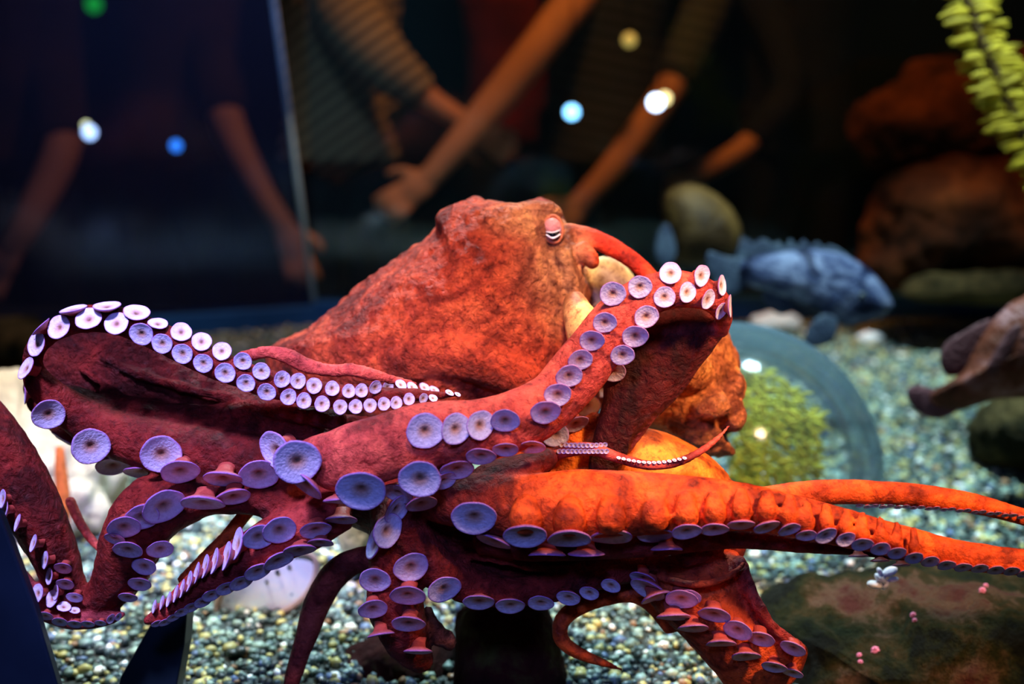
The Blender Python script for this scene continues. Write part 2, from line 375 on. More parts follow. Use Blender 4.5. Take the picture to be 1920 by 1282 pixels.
# white barnacle cluster on mossy rock
A = Acc()
bc = empty('barnacle_cluster', P(1662, 1085, 1.25))
for k, (x, y, r, an) in enumerate([(1668, 1072, 13, .5), (1652, 1085, 12, 2.5), (1640, 1096, 12, 3), (1660, 1096, 9, 1), (1675, 1086, 8, .2), (1650, 1072, 8, 2)]):
    c = P(x, y, 1.20); R = r*1.2/FPX; V, F = ell(c, (R*1.25, R, R*.62), 12, 8, Matrix.Rotation(-an, 3, 'Y')); o = link('shell', V, F, M_WHITE); under(o, bc)
tag(bc, 'cluster of white barnacle shells on top of the mossy rock', 'barnacles')
M_PINK = simple('pink_anemone', (.75, .25, .42), .4, .2, 80)
for x, y, r, l in [(1842, 1107, 7, 'pink anemone on the mossy rock, rightmost and lower of a touching pair'), (1848, 1098, 5, 'tiny pink anemone on the mossy rock just above the rightmost one'),
                   (1712, 1153, 6, 'pink anemone on the mossy rock below the white barnacles, upper of two'), (1715, 1163, 5, 'pink anemone on the mossy rock below the white barnacles, lower of two'),
                   (1641, 1219, 8, 'largest pink anemone near the bottom of the mossy rock'), (1611, 1228, 5, 'small pink anemone left of the largest one'), (1613, 1241, 5, 'lowest small pink anemone on the mossy rock')]:
    ray = (P(x, y, 1)-C0).normalized(); dg = bpy.context.evaluated_depsgraph_get(); hit, loc, nn, *_ = SC.ray_cast(dg, C0, ray)
    c = loc if hit else P(x, y, 1.2); R = r*1.2/FPX
    A = Acc(); A.add(*ell(c, (R, R*.8, R), 10, 7))
    for k in range(7):
        a = k*.9; A.add(*tube3([c-ray*R*.5, c-ray*R+Vector((math.cos(a), 0, math.sin(a)))*R*1.1], [R*.25, R*.1], 6))
    tag(link('anemone', A.V, A.F, M_PINK), l, 'anemone', 'pink anemones on the mossy rock')
# abalone shell
m, t, b = nt('mother_of_pearl'); f = nz(t, 45, 4, .6, 1.5)
t.links.new(ramp(t, [(.3, (.15, .25, .36)), (.37, (.80, .92, .98)), (.6, (.95, .97, .97)), (.75, (.6, .85, .9))], f), b.inputs['Base Color']); b.inputs['Roughness'].default_value = .22; b.inputs['Metallic'].default_value = .25
M_PEARL = m
ab = empty('abalone_shell', P(505, 1130, 1.42))
ol = [(405, 1150), (425, 1095), (480, 1050), (545, 1035), (588, 1045), (590, 1085), (560, 1130), (500, 1160), (440, 1172)]
V, F = blob(ol, (500, 1105), 1.42, .004, 6, 10, back=.03); under(link('bowl', V, F, M_PEARL), ab)
q = cr_loop([(x, y, 1.415, 6) for x, y in ol], 5); q = np.vstack([q, q[:2]])
V, F = tube3([P(*a[:3]) for a in q], [a[3]*1.42/FPX for a in q], 8); under(link('rim', V, F, simple('shell_rim', (.30, .22, .18), .4, .3, 40)), ab)
for x, y, r in [(520, 1072, 7), (500, 1090, 5), (542, 1062, 6)]:
    under(link('hole', *ell(P(x, y, 1.414), (r*.0004, .002, r*.0004), 10, 6), simple('hole_shade', (.02, .03, .05))), ab)
tag(ab, 'open abalone shell with pearly inside lying on gravel at lower left', 'shell')
# orange sponge finger standing before the pale boulder
A = Acc(); A.add(*tube([(108, 1180, 1.50, 20), (112, 1050, 1.50, 17), (118, 940, 1.50, 14), (114, 880, 1.50, 12), (112, 838, 1.50, 8)], 6, 12)); A.add(*ell(P(108, 1190, 1.5), (.03, .03, .012)))
co, no, F = remesh('sponge', A, .003)
tag(link('sponge', co, F, simple('orange_sponge_skin', (.65, .16, .04), .7, .3, 120, .003, 300)), 'upright orange sponge finger in front of the large pale boulder', 'sponge')
# dark bluish acrylic fin at bottom left and leaning dark post
M_FIN = simple('smoked_acrylic', (.004, .009, .022), .25, .5, 6)
def slab(name, quad, D, th, mat, label, cat):
    V = [P(x, y, D) for x, y in quad]+[P(x, y, D)+FW*th for x, y in quad]
    n = len(quad); F = [tuple(range(n))[::-1], tuple(range(n, 2*n))]+[(i, (i+1) % n, n+(i+1) % n, n+i) for i in range(n)]
    o = link(name, V, F, mat, smooth=False); bm = o.modifiers.new('bevel', 'BEVEL'); bm.width = .002; bm.segments = 2
    return tag(o, label, cat)
slab('acrylic_panel', [(-60, 900), (0, 965), (28, 1040), (65, 1140), (112, 1300), (150, 1480), (-60, 1480)], 1.0, .012, M_FIN, 'dark blue tinted acrylic panel edge rising in the bottom left corner', 'panel')
slab('support_post', [(285, 1165), (350, 1150), (345, 1210), (330, 1290), (300, 1420), (190, 1420), (225, 1270)], 1.16, .03, simple('dark_plastic', (.008, .018, .028), .4, .4, 10), 'dark leaning support post under the sucker covered arm at lower left', 'post')

# globe
gd = 1.66; gc = P(1366, 885, gd); M_GLOBE = glass_mat('globe_acrylic', (.86, .92, .95), .016, .10, (.75, .88, 1))
_t = M_GLOBE.node_tree; _o = _t.nodes['Material Output']; _s = _o.inputs[0].links[0].from_socket
_d = N(_t, 'ShaderNodeBsdfDiffuse'); _d.inputs[0].default_value = (.10, .16, .20, 1); _l = N(_t, 'ShaderNodeLayerWeight'); _l.inputs[0].default_value = .35
_k = N(_t, 'ShaderNodeMath', operation='MULTIPLY_ADD'); _k.inputs[1].default_value = .30; _k.inputs[2].default_value = .03; _t.links.new(_l.outputs['Facing'], _k.inputs[0])
_x = N(_t, 'ShaderNodeMixShader'); _t.links.new(_k.outputs[0], _x.inputs[0]); _t.links.new(_s, _x.inputs[1]); _t.links.new(_d.outputs[0], _x.inputs[2]); _t.links.new(_x.outputs[0], _o.inputs[0])
gl = empty('clear_globe', gc)
V, F = ell((0, 0, 0), (.195,)*3, 64, 40); sph = link('shell', V, F, M_GLOBE, gl)
tag(gl, 'clear acrylic viewing globe in the gravel with yellow weed inside', 'globe')
gb = gl.location.z
# collar on gravel
M_WEED = simple('yellow_weed', (.34, .31, .02), .6, .8, 14)
A = Acc()
for k in range(800):
    x = random.uniform(1370, 1530); y0 = random.uniform(670, 900); D = random.uniform(1.60, 1.74)
    if (x-1366)**2+(y0-885)**2 > 200**2: continue
    L = random.uniform(14, 38); a = random.gauss(.6, .7)
    A.add(*tube([(x, y0, D, 2), (x+L*.5*math.cos(a), y0+L*.5*math.sin(a), D, 3.4), (x+L*math.cos(a), y0+L*math.sin(a)*.8, D, 1)], 4, 6, .4))
A.add(*tube([(1400, 1010, 1.66, 10), (1420, 900, 1.66, 7), (1450, 780, 1.66, 4), (1470, 720, 1.66, 2)], 5, 8))
tag(link('yellow_weed', A.V, A.F, M_WEED), 'bushy yellow green weed growing inside the clear globe', 'seaweed')

# kelp top right
kr = empty('kelp', P(1950, 330, 1.9)); A = Acc()
A.add(*tube([(1800, -60, 1.9, 13), (1822, 20, 1.9, 13), (1850, 100, 1.9, 12), (1885, 180, 1.9, 11), (1925, 260, 1.9, 10), (1990, 370, 1.9, 9)], 6, 10))
under(link('stem', A.V, A.F, simple('kelp_stem', (.07, .045, .015), .5, .3, 30)), kr)
A = Acc(); sp = cr([(1805, -40), (1850, 100), (1885, 180), (1925, 260), (1990, 370)], 12)
for i, (x, y) in enumerate(sp):
    for sd in (-1, 1):
        for rep in range(2 if sd > 0 else 1+(i % 2)):
            L = random.uniform(34, 66); a = math.radians(random.uniform(-14, 22)); D = 1.9+random.uniform(-.05, .05); y1 = y+random.uniform(-16, 16); wd = random.uniform(4, 7.5)
            dx = sd*math.cos(a)*L; dy = (math.sin(a)*L if sd < 0 else -math.sin(a)*L*.9-5)
            if sd < 0: dy = abs(dy)*.5+4
            A.add(*tube([(x+sd*6, y1, D, 2), (x+dx*.35, y1+dy*.2, D, wd), (x+dx*.75, y1+dy*.7, D, wd), (x+dx, y1+dy, D, 2)], 4, 8, .35))
under(link('blades', A.V, A.F, simple('kelp_blade', (.26, .20, .006), .7, .5, 25)), kr)
tag(kr, 'yellow green kelp frond hanging at the top right corner', 'kelp')
spot('kelp_lamp', P(1700, -500, 1.3), P(1890, 120, 1.9), 2.6, (1, .85, .45), 30, .5, .05)

# ================================================================ FISH
M_FEYE = simple('fish_eye', (.01, .012, .02), .1, .1)
def fish(name, body, cen, D, T, fins, eye, mat, finmat, label, cat='fish', Df=None, extra=None):
    root = empty(name, P(*cen, D)); V, F = blob(body, cen, D, T, 7, 16, Df); V = disp(V, F, .0015, 50, 1, 3)
    under(link('body', V, F, mat), root)
    for nm, ol, c, dd in fins:
        V, F = blob(ol, c, D+dd, .0035, 6, 6, Df); under(link(nm, V, F, finmat), root)
    for ex, ey, er in eye:
        c = P(ex, ey, D-T*.72); R = er*D/FPX
        e = under(link('eye', *ell(c, (R, R*.8, R), 14, 10), simple('fish_iris', (.10, .12, .12), .2)), root)
        under(link('pupil', *ell(P(ex, ey, D-T*.72)-FW*R*.45, (R*.6, R*.5, R*.6), 12, 8), M_FEYE), root)
    return tag(root, label, cat), root
def fishmat(name, stops, scale, stripe=None):
    m, t, b = nt(name); f = nz(t, scale, 4, .6, .8); t.links.new(ramp(t, stops, f), b.inputs['Base Color']); b.inputs['Roughness'].default_value = .6; b.inputs['Specular IOR Level'].default_value = .15
    g = N(t, 'ShaderNodeNewGeometry'); vo = N(t, 'ShaderNodeTexVoronoi'); vo.inputs['Scale'].default_value = 160; t.links.new(g.outputs['Position'], vo.inputs['Vector']); bump(t, b, vo.outputs['Distance'], .0015); return m
M_F1 = fishmat('slate_fish_skin', [(.42, (.002, .005, .022)), (.5, (.025, .04, .10)), (.62, (.13, .16, .26))], 17); M_F1f = fishmat('slate_fin', [(.3, (.012, .02, .045)), (.7, (.05, .075, .11))], 30)
fish('rockfish', [(1385, 500), (1405, 484), (1450, 474), (1510, 468), (1570, 474), (1620, 498), (1655, 535), (1674, 568), (1668, 585), (1640, 600), (1600, 612), (1550, 600), (1500, 570), (1450, 550), (1400, 532)], (1530, 528), 2.05, .038,
     [('dorsal_fin', [(1402, 490), (1408, 462), (1432, 447), (1448, 462), (1458, 452), (1470, 463), (1482, 448), (1494, 462), (1506, 449), (1520, 462), (1532, 453), (1546, 465), (1560, 460), (1590, 482), (1560, 500), (1470, 495)], (1490, 480), 0),
      ('tail_fin', [(1405, 490), (1360, 480), (1328, 472), (1325, 500), (1340, 530), (1330, 560), (1368, 555), (1405, 530)], (1370, 515), .0),
      ('pectoral_fin', [(1540, 590), (1570, 600), (1560, 640), (1515, 650), (1512, 620)], (1540, 618), -.03),
      ('anal_fin', [(1430, 545), (1480, 560), (1490, 580), (1465, 590), (1440, 575)], (1462, 568), 0)],
     [(1615, 555, 8)], M_F1, M_F1f, 'slate blue rockfish swimming right above the gravel')
M_F2 = fishmat('olive_fish_skin', [(.38, (.022, .011, .003)), (.6, (.075, .042, .010))], 10)
fish('rockfish', [(1245, 380), (1262, 352), (1300, 345), (1345, 365), (1378, 400), (1390, 440), (1375, 480), (1330, 495), (1270, 490), (1248, 440)], (1312, 425), 2.35, .06,
     [('tail_fin', [(1370, 440), (1410, 455), (1425, 485), (1400, 500), (1365, 480)], (1395, 470), .02),
      ('pectoral_fin', [(1252, 420), (1232, 440), (1230, 480), (1250, 500), (1268, 470)], (1248, 460), -.05)],
     [(1296, 390, 8)], M_F2, M_F1f, 'stout olive brown fish facing the viewer behind the slate blue one')
M_F3 = fishmat('russet_fish_skin', [(.40, (.05, .011, .004)), (.54, (.12, .030, .016)), (.66, (.26, .13, .14))], 12)
fish('striped_fish', [(1740, 745), (1800, 700), (1835, 640), (1870, 590), (1920, 555), (2000, 530), (2090, 560), (2110, 640), (2040, 720), (1940, 745), (1860, 750), (1790, 770)], (1930, 655), 1.72, .04,
     [('tail_fin', [(1765, 735), (1715, 722), (1700, 742), (1725, 775), (1760, 785), (1800, 765)], (1750, 752), 0),
      ('dorsal_fin', [(1860, 600), (1800, 625), (1768, 650), (1765, 690), (1790, 705), (1830, 680)], (1810, 655), 0),
      ('pectoral_fin', [(1850, 690), (1890, 620), (1915, 610), (1905, 650), (1870, 700)], (1885, 655), -.036)],
     [(2060, 610, 9)], M_F3, fishmat('russet_fin', [(.3, (.07, .025, .03)), (.7, (.14, .06, .07))], 30), 'russet brown striped fish entering at the right edge, tail first')

# ================================================================ OCTOPUS
RED = (.54, .060, .022); TAN = (.62, .20, .09); ORG = (.80, .090, .012); MAR_SHADE = (.21, .013, .010); PNK = (.60, .075, .055); LUM = (.74, .22, .07); YEL = (.95, .50, .17); OR2 = (.85, .20, .02); PALE = (.55, .42, .25)  # maroon tone has the shade of undersides and inner webs painted in
OCT = Acc(); RUG = []
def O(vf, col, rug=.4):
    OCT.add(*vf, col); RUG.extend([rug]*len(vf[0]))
# head and web mass
O(blob([(498, 668), (560, 625), (620, 587), (680, 532), (750, 482), (800, 452), (822, 425), (820, 405), (838, 388), (868, 381), (890, 370), (912, 380), (960, 384), (1005, 376), (1038, 385), (1060, 418), (1085, 470), (1100, 520), (1106, 575), (1118, 640), (1130, 720), (1100, 800), (950, 840), (780, 830), (640, 800), (540, 740)], (900, 600), 1.25, .10, 6, 30, Df=lambda x, y: .00004*(620-y)+.00010*max(0, 800-x), pw=2.7), RED, 1.25)
O(tube([(860, 430, 1.215, 46), (920, 434, 1.20, 54), (980, 438, 1.195, 58), (1030, 436, 1.195, 46)], flat=.8), RED, 1.1)
O(tube([(1022, 432, 1.197, 34), (1034, 470, 1.195, 48), (1042, 530, 1.195, 54), (1045, 600, 1.20, 56)], flat=.7), TAN, .9)
O(tube([(965, 399, 1.195, 18), (1000, 391, 1.185, 17), (1032, 393, 1.19, 14), (1048, 405, 1.20, 10)]), TAN, .7)
O(tube([(852, 396, 1.215, 14), (878, 384, 1.215, 12), (892, 378, 1.215, 9), (912, 390, 1.215, 11)]), RED, 1.0)
O(tube([(1052, 470, 1.175, 14), (1070, 520, 1.175, 14), (1078, 555, 1.18, 14)]), TAN, 1.0)
O(tube([(650, 722, 1.19, 26), (730, 692, 1.165, 38), (800, 668, 1.153, 40), (870, 668, 1.147, 44), (940, 694, 1.147, 44), (1010, 722, 1.155, 34)], flat=.6), RED, .7)
# funnel arch and siphon
O(tube([(1060, 440, 1.20, 24), (1110, 447, 1.20, 20), (1165, 474, 1.20, 18), (1205, 505, 1.20, 17), (1235, 545, 1.2, 18), (1250, 600, 1.2, 20)], flat=.7), (.70, .04, .012), .2)
O(tube([(1085, 470, 1.19, 24), (1106, 484, 1.185, 18), (1114, 497, 1.18, 12)]), (.75, .08, .012), .1)
O(tube([(1076, 560, 1.165, 20), (1084, 588, 1.148, 30), (1096, 615, 1.14, 37), (1108, 670, 1.14, 36)]), YEL, .05)
O(blob([(1095, 500), (1140, 480), (1185, 510), (1200, 560), (1150, 590), (1100, 590)], (1145, 540), 1.26, .010), PALE, .1)
# mantle sac at right
O(blob([(1180, 620), (1260, 590), (1340, 605), (1368, 640), (1386, 690), (1376, 725), (1392, 755), (1388, 800), (1358, 812), (1374, 848), (1335, 858), (1290, 840), (1230, 812), (1150, 800), (1130, 700)], (1270, 715), 1.24, .065, 6, 18), LUM, 1.6)
O(ell(P(1375, 720, 1.22), (.012, .02, .014)), LUM, 1.5); O(ell(P(1372, 775, 1.21), (.014, .02, .016)), LUM, 1.5); O(ell(P(1330, 760, 1.185), (.018, .02, .014)), LUM, 1.6); O(ell(P(1290, 700, 1.18), (.02, .02, .02)), LUM, 1.6)
for k in range(24):    # serrated back edge of the hairpin
    tt = k/23; O(ell(P(1364-tt*186, 604+tt*238-math.sin(tt*3.14)*4, 1.105), (.0040, .006, .0028)), (.22, .03, .03), .1)
# orange web base
O(blob([(1055, 790), (1110, 790), (1170, 797), (1240, 808), (1305, 838), (1350, 872), (1366, 905), (1300, 950), (1150, 960), (1020, 930), (1030, 860)], (1190, 880), 1.15, .045, 6, 14), (.90, .20, .02), .1)
# front arm and hairpin
O(tube([(556, 868, 1.045, 32), (592, 862, 1.04, 46), (640, 862, 1.035, 62), (710, 842, 1.03, 64), (800, 815, 1.03, 62), (900, 806, 1.03, 60), (975, 785, 1.035, 58), (1035, 750, 1.045, 54), (1080, 700, 1.05, 54), (1120, 650, 1.05, 52), (1155, 600, 1.05, 48), (1195, 565, 1.05, 42), (1245, 545, 1.05, 38), (1300, 545, 1.055, 34), (1338, 560, 1.065, 28), (1356, 590, 1.08, 20), (1352, 625, 1.10, 14)], flat=.75), PNK, .35)
O(blob([(1145, 620), (1210, 570), (1285, 548), (1343, 560), (1366, 598), (1350, 640), (1310, 692), (1268, 748), (1215, 800), (1178, 840), (1162, 885), (1105, 890), (1112, 820), (1130, 750)], (1230, 670), 1.105, .020, 6, 12), (.09, .006, .005), .5)  # inner face of the hairpin, painted very dark to carry its shade
O(tube([(700, 862, 1.035, 46), (684, 885, 1.028, 38), (677, 912, 1.018, 26)]), PNK, .4)
O(tube([(800, 845, 1.04, 46), (790, 870, 1.03, 34), (787, 892, 1.018, 22)]), PNK, .4)
O(tube([(930, 862, 1.13, 34), (1010, 845, 1.13, 36), (1100, 815, 1.135, 34), (1130, 790, 1.14, 26)]), (.70, .09, .02), .9)
O(blob([(890, 880), (960, 855), (1030, 840), (1045, 870), (1000, 900), (900, 930)], (970, 885), 1.07, .03), MAR_SHADE, .4)
# left loop: web behind, lower limb, bend, upper limb
O(blob([(45, 700), (62, 650), (110, 615), (180, 590), (250, 610), (330, 655), (420, 700), (520, 745), (640, 775), (720, 790), (720, 850), (650, 910), (560, 925), (470, 915), (390, 905), (300, 893), (210, 872), (130, 835), (75, 790), (45, 745)], (360, 765), 1.15, .022, 6, 14), (.15, .012, .009), .9)  # web colour darkened to stand in for shade inside the loop
O(tube([(640, 880, 1.105, 60), (540, 872, 1.105, 56), (450, 862, 1.105, 54), (370, 850, 1.105, 52), (290, 835, 1.105, 50), (210, 812, 1.105, 44), (140, 775, 1.10, 38), (85, 730, 1.085, 30), (62, 690, 1.08, 22), (70, 650, 1.07, 20), (105, 618, 1.065, 22), (160, 598, 1.06, 26), (220, 600, 1.06, 28), (290, 628, 1.06, 28), (360, 662, 1.06, 29), (430, 692, 1.062, 28), (500, 718, 1.064, 27), (580, 735, 1.067, 25), (660, 744, 1.07, 21), (740, 742, 1.075, 16), (800, 740, 1.08, 11), (865, 741, 1.085, 4)], flat=.8), MAR_SHADE, .45)
O(tube([(120, 735, 1.118, 18), (220, 770, 1.118, 30), (340, 792, 1.118, 38), (460, 800, 1.118, 38), (600, 815, 1.11, 36)], flat=.7), (.17, .012, .009), .8)  # inner slope of the loop, shade put into its colour likewise
for pp in ([(300, 770, 1.12, 10), (380, 790, 1.115, 14), (470, 765, 1.11, 18), (560, 770, 1.10, 22), (640, 790, 1.09, 20)], [(150, 690, 1.13, 6), (220, 740, 1.12, 9), (300, 800, 1.11, 9), (400, 830, 1.10, 8)],
           [(180, 660, 1.135, 6), (260, 700, 1.125, 9), (360, 730, 1.12, 9), (450, 750, 1.115, 8)]):
    O(tube(pp), MAR_SHADE, .9)
O(tube([(450, 672, 1.10, 14), (500, 660, 1.09, 13), (540, 668, 1.09, 16), (575, 685, 1.09, 16), (620, 694, 1.09, 13), (660, 694, 1.085, 14), (710, 706, 1.09, 12), (780, 722, 1.10, 8)], flat=.6), PNK, .3)
# centre web
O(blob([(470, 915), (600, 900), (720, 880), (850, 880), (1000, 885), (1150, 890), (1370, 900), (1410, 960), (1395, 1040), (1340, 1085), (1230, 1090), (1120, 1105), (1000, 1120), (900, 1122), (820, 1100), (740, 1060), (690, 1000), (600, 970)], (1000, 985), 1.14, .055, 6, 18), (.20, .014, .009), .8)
O(tube([(740, 960, 1.08, 40), (800, 1050, 1.085, 42), (880, 1095, 1.09, 36), (960, 1108, 1.09, 30), (1040, 1100, 1.09, 26), (1110, 1085, 1.09, 24), (1180, 1070, 1.10, 22), (1280, 1060, 1.10, 24), (1360, 1050, 1.10, 26)]), MAR_SHADE, .7)
for pp in ([(860, 1040, 1.09, 7), (930, 1050, 1.083, 8), (1010, 1065, 1.083, 7), (1090, 1060, 1.09, 5)], [(850, 1010, 1.09, 7), (920, 1025, 1.084, 7), (1000, 1040, 1.084, 6)], [(1220, 1050, 1.09, 20), (1290, 1040, 1.08, 22), (1350, 1020, 1.085, 20)]):
    O(tube(pp), (.42, .035, .02), .8)
# big right arm
O(tube([(960, 947, 1.045, 58), (1030, 948, 1.038, 64), (1100, 945, 1.035, 66), (1200, 944, 1.03, 60), (1300, 945, 1.03, 54), (1400, 951, 1.03, 46), (1500, 970, 1.03, 40), (1600, 994, 1.03, 36), (1700, 1018, 1.03, 32), (1800, 1040, 1.03, 28), (1930, 1054, 1.03, 26), (2060, 1050, 1.03, 22), (2150, 1030, 1.03, 12)], flat=.7), ORG, .25)
O(tube([(740, 925, 1.13, 30), (800, 930, 1.08, 44), (860, 938, 1.055, 52), (925, 945, 1.045, 58), (1010, 948, 1.04, 62)], flat=.7), (.26, .02, .010), .5)
O(tube([(900, 1010, 1.08, 30), (1000, 1022, 1.07, 30), (1120, 1022, 1.065, 28), (1250, 1015, 1.06, 26), (1380, 1005, 1.06, 24), (1500, 1018, 1.055, 18), (1600, 1030, 1.05, 12), (1700, 1045, 1.05, 8)]), MAR_SHADE, .3)
for (x, y, a) in [(985, 968, 34), (1067, 972, 34), (1146, 970, 32), (1228, 966, 29), (1288, 960, 25), (1340, 958, 23), (1390, 952, 21), (1438, 955, 20), (1480, 962, 18), (1512, 975, 16), (1549, 980, 16), (1586, 988, 15), (1617, 996, 15), (1651, 1004, 14), (1682, 1014, 13), (1714, 1023, 13)]:
    O(tube([(x, y-34, 1.012, a*.6), (x, y, 1.006, a*.95), (x, y+22, 1.012, a*.85)], flat=.6), ORG, .2)
O(tube([(1380, 940, 1.13, 20), (1480, 928, 1.12, 24), (1560, 922, 1.12, 24), (1640, 923, 1.12, 23), (1740, 930, 1.12, 22), (1840, 947, 1.12, 19), (1930, 972, 1.12, 16), (2020, 990, 1.12, 12), (2100, 1000, 1.12, 6)], flat=.8), ORG, .2)
# lower right arm with its curl
O(blob([(1215, 1075), (1290, 1045), (1375, 1030), (1392, 1062), (1415, 1115), (1448, 1162), (1482, 1195), (1512, 1212), (1512, 1238), (1495, 1268), (1450, 1310), (1380, 1300), (1330, 1250), (1280, 1195), (1235, 1150), (1205, 1110)], (1345, 1160), 1.10, .035, 6, 14), (.62, .07, .015), .4)
O(tube([(1385, 1045, 1.08, 10), (1402, 1095, 1.075, 12), (1430, 1150, 1.07, 12), (1470, 1195, 1.07, 12), (1500, 1222, 1.07, 14)]), PNK, .9)
O(tube([(1270, 1165, 1.12, 32), (1230, 1130, 1.12, 24), (1185, 1112, 1.12, 18), (1130, 1120, 1.12, 17), (1080, 1140, 1.12, 17), (1052, 1168, 1.12, 16), (1055, 1202, 1.12, 15), (1090, 1226, 1.12, 12), (1130, 1242, 1.12, 8), (1168, 1256, 1.12, 3)]), ORG, .2)
O(tube([(1235, 1080, 1.08, 10), (1290, 1094, 1.06, 9), (1340, 1090, 1.055, 8), (1380, 1070, 1.06, 6), (1395, 1055, 1.07, 4)]), (.5, .06, .02), .4)
# middle hanging arm
O(tube([(735, 940, 1.10, 38), (735, 1010, 1.09, 42), (740, 1080, 1.09, 52), (745, 1150, 1.09, 52), (765, 1205, 1.10, 40), (790, 1240, 1.12, 26)]), MAR_SHADE, .6)
O(tube([(800, 1140, 1.11, 14), (815, 1180, 1.11, 18), (840, 1200, 1.11, 16), (845, 1215, 1.11, 10)]), (.45, .12, .05), 1.2)
# thin arm to the left of it
O(tube([(720, 1045, 1.12, 24), (670, 1050, 1.13, 25), (625, 1080, 1.14, 27), (595, 1130, 1.15, 26), (575, 1190, 1.15, 21), (555, 1250, 1.15, 17), (540, 1310, 1.15, 14), (530, 1370, 1.15, 8)]), (.30, .04, .03), .3)
# lower left arms
O(tube([(640, 930, 1.10, 40), (560, 945, 1.10, 38), (480, 935, 1.10, 34), (400, 930, 1.10, 36), (320, 945, 1.10, 52), (265, 985, 1.10, 58), (235, 1050, 1.11, 55), (205, 1105, 1.12, 42), (165, 1135, 1.12, 30), (130, 1110, 1.12, 34), (105, 1050, 1.12, 42), (70, 970, 1.11, 52), (25, 890, 1.11, 58), (-20, 810, 1.11, 52), (-70, 740, 1.12, 40)]), MAR_SHADE, .7)
O(tube([(330, 925, 1.11, 30), (275, 935, 1.10, 42), (245, 985, 1.10, 46), (235, 1040, 1.10, 44)]), (.36, .03, .02), .8)
O(tube([(640, 950, 1.09, 45), (575, 985, 1.085, 48), (510, 1015, 1.08, 46), (450, 1050, 1.08, 40), (400, 1080, 1.08, 33), (355, 1110, 1.08, 26), (320, 1140, 1.08, 20), (290, 1158, 1.08, 14), (270, 1165, 1.08, 6)]), (.40, .035, .03), .4)
O(tube([(470, 950, 1.13, 14), (430, 1000, 1.13, 13), (390, 1040, 1.12, 12), (340, 1090, 1.12, 12)]), ORG, .3)
O(tube([(130, 935, 1.16, 10), (150, 980, 1.16, 10), (175, 1015, 1.16, 9), (210, 1045, 1.15, 8)]), PNK, .2)
O(tube([(30, 1080, 1.12, 22), (70, 1130, 1.11, 22), (110, 1155, 1.11, 20), (160, 1162, 1.11, 18), (205, 1160, 1.11, 12), (235, 1150, 1.11, 5)]), (.45, .07, .08), .3)
# thin arm tip crossing the orange base
O(tube([(1020, 862, 1.10, 14), (1060, 845, 1.085, 14), (1110, 842, 1.08, 13), (1165, 860, 1.075, 11), (1215, 872, 1.07, 10), (1265, 868, 1.07, 9), (1310, 848, 1.07, 8), (1345, 822, 1.08, 6), (1372, 792, 1.09, 2.5)]), PNK, .1)

co, no, F = remesh('octopus', OCT, .0024, 3)
kd = kdtree.KDTree(len(OCT.V))
for i, v in enumerate(OCT.V): kd.insert(v, i)
kd.balance()
n = len(co); pig = np.empty((n, 3), dtype=np.float32); rug = np.empty(n, dtype=np.float32)
CA = np.array(OCT.C); RA = np.array(RUG)
for i in range(n):
    r = kd.find_n(co[i], 5); w = np.array([1/(d+.002)**2 for _, _, d in r]); w /= w.sum(); ix = [j for _, j, _ in r]
    pig[i] = (CA[ix]*w[:, None]).sum(0); rug[i] = (RA[ix]*w).sum()
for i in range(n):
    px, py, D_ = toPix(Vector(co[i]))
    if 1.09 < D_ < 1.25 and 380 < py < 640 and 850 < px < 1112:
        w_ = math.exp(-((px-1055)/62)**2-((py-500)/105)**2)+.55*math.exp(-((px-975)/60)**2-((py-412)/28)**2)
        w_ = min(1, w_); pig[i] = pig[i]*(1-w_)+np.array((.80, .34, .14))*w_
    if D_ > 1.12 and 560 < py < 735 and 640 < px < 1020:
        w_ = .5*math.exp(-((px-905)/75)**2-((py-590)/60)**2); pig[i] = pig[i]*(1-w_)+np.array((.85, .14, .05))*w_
# blur pigments and painted shade along edges
E = np.array([(f[k], f[(k+1) % len(f)]) for f in F for k in range(len(f))]); deg = np.bincount(E.ravel(), minlength=n)[:, None]
for _ in range(14):
    for arr in (pig,):
        s = np.zeros_like(arr); np.add.at(s, E[:, 0], arr[E[:, 1]]); np.add.at(s, E[:, 1], arr[E[:, 0]]); arr[:] = .4*arr+.6*s/deg
# rugose relief
for i in range(n):
    if rug[i] > .15:
        v = Vector(co[i]); h = noise.fractal(v*38, .9, 2.1, 3)*.0026*rug[i]+max(0, noise.noise(v*110))*.0028*max(0, rug[i]-.4)
        co[i] += no[i]*h
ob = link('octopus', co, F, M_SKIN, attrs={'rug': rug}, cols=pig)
tag(ob, 'large red octopus with white suckered arms spread across the tank', 'octopus')
bvh = BVHTree.FromPolygons([Vector(c) for c in co], F)
VX = np.array(co, dtype=float)-np.array(C0); VD = VX@np.array(FW); VPX = 960+VX@np.array(RT)/VD*FPX; VPY = 641-VX@np.array(UP)/VD*FPX

# suckers: (x, y, long axis, short axis, direction the cup leans to in degrees: 90 = down)
S = []
def row(pts, ang=90):
    for p in pts: S.append((p[0], p[1], p[2], p[3], p[4] if len(p) > 4 else ang, p[5] if len(p) > 5 else 9))
row([(137, 579, 52, 14, -100), (200, 573, 52, 18, -90), (256, 585, 50, 28, -75), (296, 606, 38, 19, -75), (340, 622, 40, 34, -60), (378, 640, 38, 34, -60), (416, 658, 36, 34, -60), (455, 677, 35, 33), (490, 696, 34, 33),
     (529, 711, 33, 28, 20), (559, 714, 31, 27, 10), (589, 723, 31, 28, 0), (623, 728, 29, 26, 0), (654, 733, 27, 24, 0), (678, 732, 27, 23, 0), (704, 726, 27, 21, 30), (727, 726, 25, 19, 30), (752, 721, 24, 15, -50), (773, 725, 23, 14, -50), (796, 726, 22, 13, -50), (814, 730, 20, 10, -60), (843, 736, 18, 8, -60), (858, 739, 13, 6, -60)])
